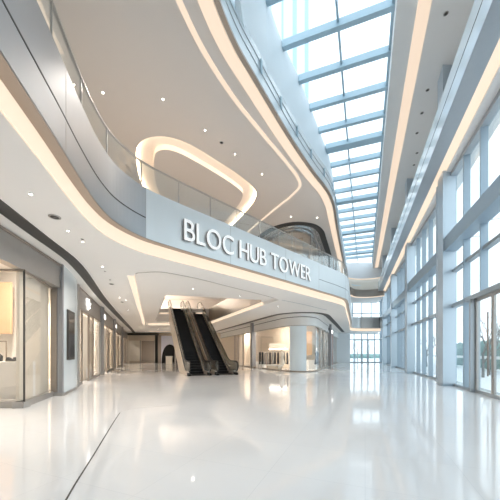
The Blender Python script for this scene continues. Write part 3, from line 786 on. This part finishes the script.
MB().box((x, y-.02, 2.0), (1.5, .2, 3.8), an).build('board', 'wood', t2); MB().box((x, y, 4.1), (1.6, .24, .3), an).build('head', 'greybrown', t2)
(x, y), an = along(FCs, s325+1.3)
MB().box((x, y+.02, 2.0), (2.0, .12, 3.85), an).build('side_wall', 'white', t)
(x, y), an = along(FCs, s325-1.0)
e = thing('shop_emblem', (x, y, 4.3), 'small dark emblem on the curved white header', 'emblem'); 
MB().box((x+.08, y-.05, 4.3), (.45, .08, .3), an).build('plate', 'groove', e)
(x, y), an = along(FCs, s325+1.6)
e = thing('lightbox', (x+.2, y-.1, 4.0), 'small white lightbox near the red-brown panel', 'lightbox'); MB().box((x+.15, y-.08, 4.15), (.6, .1, .35), an).build('face', 'sign', e)
# slot in the ceiling in front of it
so = offset(FCs, -.75); so = sub(so, .2, length(so)-.4, .3)
tag(MB().strip(so, Z1-.02, Z1, -.24, .2).build('ceiling_grille', 'grille'), 'curved dark linear air grille in the ceiling around the rounded corner shop', 'air grille')
# interior of the corner shop
pt = smooth([(-1.6, 42), (2.6, 31.5), (3.7, 29.6), (5.2, 28.9), (6.6, 29.6), (7.6, 31.5), (11.5, 41)], 5)
struct(MB().strip(pt, 0, Z1, 0, .15).build('wall_shop', 'beige'))
t = thing('wall_niche', (3.8, 29, 2), 'lit shelf niche in the beige wall of the corner shop', 'shelf')
MB().box((2.85, 28.4, 2.1), (1.9, .3, .06), -.45).build('shelf_board', 'cream', t); MB().box((2.85, 28.46, 2.0), (1.9, .05, .10), -.45).build('light_strip', 'lamp', t)
MB().box((2.85, 28.5, 2.35), (1.9, .06, .42), -.45).build('back_panel', 'cream', t)
def rail(x, y, w, rz, label, zt=1.75):
    t = thing('clothes_rail', (x, y, 0), label, 'clothes rail')
    dx, dy = math.cos(rz)*w/2, math.sin(rz)*w/2
    MB().bar((x-dx, y-dy, zt), (x+dx, y+dy, zt), .03, .03).build('rail', 'steel', t)
    for s in (-1, 1): MB().bar((x+s*dx, y+s*dy, 0), (x+s*dx, y+s*dy, zt), .03, .03).build('upright', 'steel', t)
rail(1.65, 28.3, 2.0, -.7, 'steel clothes rail at the left of the corner shop window')
for j, (m_, l) in enumerate((('cloth_d', 'black coat'), ('cloth_d', 'black coat'), ('cloth_g', 'grey coat'), ('cloth_g', 'grey coat'), ('cloth_d', 'black jacket'), ('cloth_g', 'taupe jacket'))):
    u = -.8+j*.32; coat(1.65+u*math.cos(-.7), 28.3+u*math.sin(-.7), 1.7, 1.25, m_, l+' on the left clothes rail of the corner shop, '+['leftmost', 'second from left', 'third from left', 'third from right', 'second from right', 'rightmost'][j], 'garments on the left rail', .9, .16)
rail(3.0, 27.0, 1.6, -.5, 'steel clothes rail behind the white dress in the corner shop')
for j in range(5):
    u = -.64+j*.32; coat(3.0+u*math.cos(-.5), 27.0+u*math.sin(-.5), 1.68, 1.15, ('cloth_d', 'cloth_d', 'cloth_d', 'cloth_g', 'cloth_d')[j], ['black', 'black', 'black', 'grey', 'black'][j]+' garment on the rail behind the white dress, '+['leftmost', 'second from left', 'in the middle', 'second from right', 'rightmost'][j], 'garments on the right rail', .9, .16)
def dressform(x, y, m_, label, sc=1.):
    t = thing('dress_form', (x, y, 0), label, 'mannequin')
    MB().lathe((x, y, .1), [(.18, 0), (.18, .02), (.02, .04), (.02, .5)], 14).build('stand', 'steel', t)
    MB().lathe((x, y, .5), [(.26, 0), (.24, .2), (.17, .55), (.14, .7), (.19, .95), (.2, 1.08), (.09, 1.2), (.05, 1.3), (.04, 1.34)], 16, 1, .65).build('dress', m_, t)
    MB().lathe((x, y, 1.8), [(.04, 0), (.08, .08), (.09, .16), (.06, .25), (.02, .28)], 12).build('head', 'white', t)
dressform(2.95, 25.9, 'cloth_w', 'white dress on a form in the corner shop window')
t = thing('bench', (2.2, 26.8, 0), 'low cream display bench in the corner shop window', 'bench')
MB().box((2.35, 26.6, .42), (1.9, .6, .12), -1.0).build('top', 'white', t); MB().box((2.35, 26.6, .23), (1.6, .5, .26), -1.0).build('base', 'cream', t)
t = thing('display_plinth', (.9, 29.6, 0), 'white display box at the left end of the corner shop window', 'display box')
MB().box((1.15, 29.2, .35), (1.0, .6, .7), -1.0).build('box', 'white', t)
dressform(6.4, 26.8, 'cloth_d', 'dark dress on a form behind the right flank of the corner shop')
t = thing('display_plinth', (6.2, 27.6, 0), 'white display box behind the right flank of the corner shop', 'display box')
MB().box((6.0, 27.7, .45), (.9, .7, .9), .3).build('box', 'white', t)
t = thing('wall_panel', (5.9, 28.6, 2), 'tan wall panel inside the right flank of the corner shop', 'panel')
MB().box((5.9, 28.5, 2.6), (.9, .1, 2.4), .3).build('board', 'coral', t)

# upper floor rounded shop
F2 = [(-4.6, 42), (-.5, 27), (1.0, 22.4), (1.55, 21.0), (2.3, 20.0), (3.1, 19.6), (3.9, 19.75), (4.5, 20.4), (5.1, 21.8), (6.7, 25.8), (13.4, 42.8)]
F2s = F2[:2]+smooth(F2[1:10], 6)[1:]+F2[10:]
t = thing('storefront', (3.3, 20, Z2), 'rounded glass shopfront on the upper gallery behind the lettering', 'shopfront')
MB().strip(F2s, Z2, 10.1, .05, .07).build('glass_pane', 'shop', t)
MB().strip(F2s, 10.1, Z3, -.02, .15).build('header', 'steel', t)
LL = length(F2s); s = 12.
while s < LL-12:
    (x, y), an = along(F2s, s); MB().box((x, y, (Z2+10.1)/2), (.05, .12, 10.1-Z2), an).build('mullion', 'greybrown', t); s += 1.7
struct(MB().strip(offset(F2s, 2.2)[3:-3], Z2, Z3, 0, .15).build('wall_shop_upper', 'beige'))
so = offset(F2s, -.62); so = sub(so, 9, length(so)-9, .25)
tag(MB().strip(so, Z3-.03, Z3, -.20, .20).build('ceiling_grille', 'grille'), 'dark curved air grille in the upper ceiling over the rounded glass shopfront', 'air grille')
tag(MB().strip(so, Z3-.06, Z3, .20, .50).build('ceiling_trim', 'steel'), 'pale curved metal trim between the upper grille and the rounded glass shopfront', 'trim')

# ------------------------------------------------------------------ escalators
ex = Vector((-.371, .928, 0)); rx = Vector((.928, .371, 0))
S0, S1, LEN = 1.5, 12.6, 14.2
def zs(s): return 0 if s < S0 else (Z2 if s > S1 else Z2*(s-S0)/(S1-S0))
def escalator(o, label):
    o = Vector(o)
    t = thing('escalator', tuple(o), label, 'escalator')
    def q(s, r, z): p = o+ex*s+rx*r; return (p.x, p.y, z)
    W = .65
    def slabp(prof, r0, r1, nm, m, par=t):
        n = len(prof)
        return MB().add([q(s, r0, z) for s, z in prof]+[q(s, r1, z) for s, z in prof],
            [tuple(range(n)), tuple(range(n, 2*n))[::-1]]+[(i, (i+1) % n, (i+1) % n+n, i+n) for i in range(n)]).build(nm, m, par)
    def prof(lo, hi, s0=-.1, s1=LEN):
        top = [(s0, hi), (S0-.2, hi), (S0+.3, zs(S0+.3)+hi), (S1-.2, zs(S1-.2)+hi), (S1+.3, Z2+hi), (s1, Z2+hi)]
        return top
    for sd in (-1, 1):
        a, b_ = sorted((sd*W, sd*(W+.16)))
        under = [(LEN, Z2-1.0), (S1+1.0, Z2-1.0), (4.4, 0.0), (.25, 0)]
        slabp(prof(0, .28, .25)+under, a, b_, 'side_cladding', 'esc')
        slabp([(-.35, 0), (-.35, .12), (.25, .2), (.25, 0)], a-.01, b_+.01, 'newel_base', 'dark')
    slabp([(4.4, .02), (S1+1.0, Z2-1.0), (LEN, Z2-1.0), (LEN, Z2-.9), (S1+.9, Z2-.9), (4.4, .12)], -W, W, 'underside', 'esc')
    # steps: one run of treads and risers
    m_ = MB(); n = 33
    for i in range(n):
        sa = S0+(S1-S0)*i/n; sb = S0+(S1-S0)*(i+1)/n; z = Z2*(i+1)/n-.02
        pts = [q(sa, -W, z), q(sa, W, z), q(sb, W, z), q(sb, -W, z)]
        zb = max(.0, z-.35)
        m_.add(pts+[(p[0], p[1], zb) for p in pts], [(0, 1, 2, 3), (7, 6, 5, 4), (0, 4, 5, 1), (1, 5, 6, 2), (2, 6, 7, 3), (3, 7, 4, 0)])
    m_.build('steps', 'dark', t)
    slabp([(0, .012), (S0, .012), (S0, 0.0), (0, 0.0)], -W, W, 'comb_plate', 'dark')
    slabp([(S1, Z2+.0), (LEN, Z2+.0), (LEN, Z2-.3), (S1, Z2-.3)], -W, W, 'comb_plate', 'steel')
    for sd in (-1, 1):
        r = sd*(W+.07)
        up = []
        for k in range(9):      # rounded lower newel
            a = -math.pi/2+math.pi*k/8
            up.append((-.2-.38*math.cos(a), .64+.36*math.sin(a)))
        line_ = up+[(S0-.4, 1.0), (S0+.2, zs(S0+.2)+1.0), (S1-.3, zs(S1-.3)+1.0), (S1+.3, Z2+1.0)]
        for k in range(9):
            a = math.pi/2-math.pi*k/8
            line_.append((LEN-.1+.36*math.cos(a), Z2+.64+.36*math.sin(a)))
        base_ = [(LEN-.1, Z2+.27), (S1+.3, Z2+.27), (S1-.2, zs(S1-.2)+.27), (S0+.3, zs(S0+.3)+.27), (S0-.2, .27), (-.1, .27)]
        slabp(line_+base_, r-.012, r+.012, 'glass_balustrade', 'escg')
        MB().tube([q(s, r, z) for s, z in line_], .038, 8).build('handrail', 'dark', t)
        slabp(prof(0, .36)+[(s, z) for s, z in prof(0, .28)[::-1]], r-.05, r+.05, 'deck_strip', 'steel')
    return t
escalator((-3.62, 19.95, 0), 'left escalator with black steps rising to the gallery opening')
escalator((-1.76, 20.7, 0), 'right escalator with black steps, its lower newel nearest the corner shop')

# ------------------------------------------------------------------ ceiling fittings
def downlight(px, py, z, label, grp, r=.055, power=14, lit=True, name='downlight'):
    x, y, _ = P(px, py, z)
    t = thing(name, (x, y, z), label, 'downlight' if lit else 'ceiling fitting', grp)
    MB().lathe((x, y, z-.012), [(r*1.35, 0), (r*1.35, .012)], 16).build('trim_ring', 'steel' if lit else 'greybrown', t)
    MB().lathe((x, y, z-.018), [(r*.9, 0), (r*.9, .006)], 16).build('lens', 'lamp' if lit else 'groove', t)
    if lit and power:
        la = bpy.data.lights.new('downlight_lamp', 'SPOT'); la.energy = power; la.color = (1, .92, .83); la.shadow_soft_size = .06
        la.spot_size = 2.4; la.spot_blend = .8; la.specular_factor = .08
        lo = bpy.data.objects.new('downlight_lamp', la); C.objects.link(lo); lo.location = (x, y, z-.04)
        lo.parent = t; lo.matrix_parent_inverse = t.matrix_world.inverted()
    return t
for px, py in ((103, 92.5), (163, 99), (205, 130), (235, 154), (262, 174), (291, 216.5), (317, 217.5)):
    downlight(px, py, Z3, 'tiny round lit downlight in the warm upper ceiling', 'downlights in the upper ceiling', .035, 130)
downlight(221.5, 142.5, Z3, 'dark round detector in the upper ceiling above the lettering', None, .06, 0, False, 'smoke_detector')
lower = [(30.7, 193.6), (68, 230.5), (102.4, 266.4), (119.5, 297.6), (82.7, 241.4), (128, 310), (240, 296), (193, 288.6), (126, 300), (135, 333), (278, 306), (146, 331.5), (158, 329)]  # the aisle-end ones are added to brighten the back wall
for px, py in lower:
    downlight(px, py, Z1, 'small round lit downlight in the pale ground floor ceiling', 'downlights in the ground floor ceiling', .032, 125)
for px, py, r, l in ((54.6, 216.7, .10, 'dark oval speaker in the ceiling beside the left shops, nearest the viewer'), (111.5, 284, .09, 'dark round ceiling speaker above the left aisle'), (122, 302, .08, 'dark round ceiling speaker farther down the left aisle')):
    downlight(px, py, Z1, l, None, r, 0, False, 'ceiling_speaker')
for px, py in ((105, 271), (110, 279.7), (82.4, 239)):
    downlight(px, py, Z1, 'tiny dark sprinkler in the pale ground floor ceiling', 'ceiling sprinklers', .035, 0, False, 'sprinkler')
for px, py in ((446, 13.5), (427.5, 90), (422, 113), (417, 133)):
    downlight(px, py, ZR, 'small dark fitting in the strip ceiling on the right', 'fittings in the right strip ceiling', .07, 0, False, 'ceiling_fitting')
for px, py in ((417, 153), (414, 165)):
    downlight(px, py, ZR, 'small dark fitting farther down the right strip ceiling', 'far fittings in the right strip ceiling', .07, 0, False, 'ceiling_fitting')

# fill lamps added under the ceilings to brighten the shops and the gallery
def fill_lamp(x, y, sx, sy, power, label, rz=0., z=Z1):
    t = thing('added_fill_lamp', (x, y, z), label, 'fill lamp')
    MB().box((x, y, z-.03), (sx+.1, sy+.1, .05), rz).build('housing', 'white', t)
    MB().box((x, y, z-.065), (sx, sy, .02), rz).build('diffuser', 'lamp', t)
    la = bpy.data.lights.new('added_fill_light', 'AREA'); la.shape = 'RECTANGLE'; la.size = sx; la.size_y = sy; la.energy = power*2.2; la.color = (1, .91, .80); la.specular_factor = .03
    lo = bpy.data.objects.new('added_fill_light', la); C.objects.link(lo); lo.location = (x, y, z-.09); lo.rotation_euler.z = rz
    lo.parent = t; lo.matrix_parent_inverse = t.matrix_world.inverted()
fill_lamp(-7.9, 9.0, .9, .2, 75, 'added fill lamp over the display of the near left shop')
for i, (ya, yb, lab) in enumerate(spans):
    fill_lamp(fy((ya+yb)/2)-1.6, (ya+yb)/2+.3, 1.0, .2, 130+20*i, 'added fill lamp inside the '+['second', 'third', 'fourth', 'farthest'][i]+' left shop')
fill_lamp(2.2, 28.2, 1.2, .2, 75, 'added fill lamp over the left window of the corner shop', -1)
fill_lamp(5.6, 26.0, .8, .2, 45, 'added fill lamp over the right window of the corner shop')
fill_lamp(-1.5, 38.5, 1.2, .2, 120, 'added fill lamp in the back part of the corner shop')
fill_lamp(3.2, 24.0, .8, .2, 200, 'added fill lamp inside the rounded upper shop', z=Z3)
fill_lamp(-15.8, 41.0, 1.6, .3, 420, 'unseen fill lamp added over the upper gallery behind the escalators', z=Z3)  # kept out of view, added to light the gallery back wall

# ------------------------------------------------------------------ outside
def hedge(x, y, L, rz, h, label):
    m_ = MB(); rows = []; n = int(L/.35)
    for i in range(n+1):
        u = -L/2+L*i/n; r = []
        for a in range(12):
            an = 2*math.pi*a/12; k_ = .9+.2*random.random()
            r.append((x+u*math.cos(rz)-.7*k_*math.cos(an)*math.sin(rz), y+u*math.sin(rz)+.7*k_*math.cos(an)*math.cos(rz), max(-.25, h/2+h/2*k_*math.sin(an)*1.05)))
        rows.append(r)
    return tag(m_.sheet(rows).build('hedge', 'leaf'), label, 'hedge')
def tree(x, y, h, label, seed):
    rnd = random.Random(seed); m_ = MB()
    def grow(p, d, l, r, dep):
        q_ = p+d*l; mid = p+d*l*.5+Vector((rnd.uniform(-1, 1), rnd.uniform(-1, 1), 0))*l*.05
        m_.tube([p, mid, q_], r, 5, [r, r*.85, r*.7])
        if dep == 0: return
        for _ in range(3 if dep > 1 else 4):
            nd = (d+Vector((rnd.uniform(-.8, .8), rnd.uniform(-.8, .8), rnd.uniform(-.1, .5)))).normalized()
            grow(p+d*l*rnd.uniform(.55, 1.), nd, l*rnd.uniform(.55, .8), r*.55, dep-1)
    t = thing('bare_tree', (x, y, -.27), label, 'tree')
    grow(Vector((x, y, -.27)), Vector((0, 0, 1)), h*.36, .10, 4)
    return m_.build('trunk_and_branches', 'bark', t)
hedge(25.5, 29, 40, 1.215, 2.9, 'dark teal green hedge outside the glass doors')
hedge(28, 84, 26, .1, 1.3, 'green hedge outside the far end glazing')
t = thing('roadside_rail', (24.5, 24.0, -.27), 'white horizontal rail in front of the hedge outside', 'railing')
MB().bar((17.5, 12, 1.15), (30.5, 47, 1.15), .08, .28).build('rail', 'white', t)
for k in range(8): MB().bar((17.5+13*k/7, 12+35*k/7, -.27), (17.5+13*k/7, 12+35*k/7, 1.1), .08, .08).build('post', 'white', t)
tl = ['bare tree outside the door, nearest the glass', 'bare tree outside, right of the door handles', 'bare tree behind the outdoor hedge', 'bare tree outside the middle windows', 'bare tree outside the far glass doors', 'bare tree behind the far hedge', 'bare tree outside to the right of the far doors']
for k, (x, y, h) in enumerate(((17.8, 21.4, 5.2), (20.5, 24.0, 6.2), (28, 33, 7), (24, 38, 6.5), (23.5, 61, 6), (27, 64, 7), (31, 60, 6.5))):
    tree(x, y, h, tl[k], 10+k)
# tower seen through the skylight
t = thing('tower_block', (5, 62, -.27), 'pale blue glass tower seen through the skylight', 'building')
MB().box((1.5, 70, 65), (22.5, 16, 130)).build('body', 'tower', t)
for x in (-1.5, 1.5, 4.5, 7.2, 9.9, 12.6): MB().box((x, 61.85, 65), (.28 if x < 9 else .75, .3, 130)).build('facade_fin', 'towerline', t)

# ------------------------------------------------------------------ light and camera
w = bpy.data.worlds.new('World'); bpy.context.scene.world = w; w.use_nodes = True
bg = w.node_tree.nodes['Background']; bg.inputs[0].default_value = (.86, .94, 1., 1); bg.inputs[1].default_value = 1.4
cam = bpy.data.cameras.new('Camera'); co = bpy.data.objects.new('Camera', cam); C.objects.link(co)
co.location = (0, 0, EYE); co.rotation_euler = (math.pi/2, 0, 0)
cam.sensor_width = 36; cam.lens = F/500*36; cam.shift_y = (HZ-250)/500; cam.clip_end = 500; cam.clip_start = .05
sc = bpy.context.scene; sc.camera = co
sc.view_settings.view_transform = 'Standard'; sc.view_settings.look = 'None'; sc.view_settings.gamma = 1; sc.view_settings.exposure = .7
sc.cycles.transparent_max_bounces = 24; sc.cycles.max_bounces = 10; sc.cycles.diffuse_bounces = 6; sc.cycles.glossy_bounces = 5
sc.cycles.sample_clamp_indirect = 4
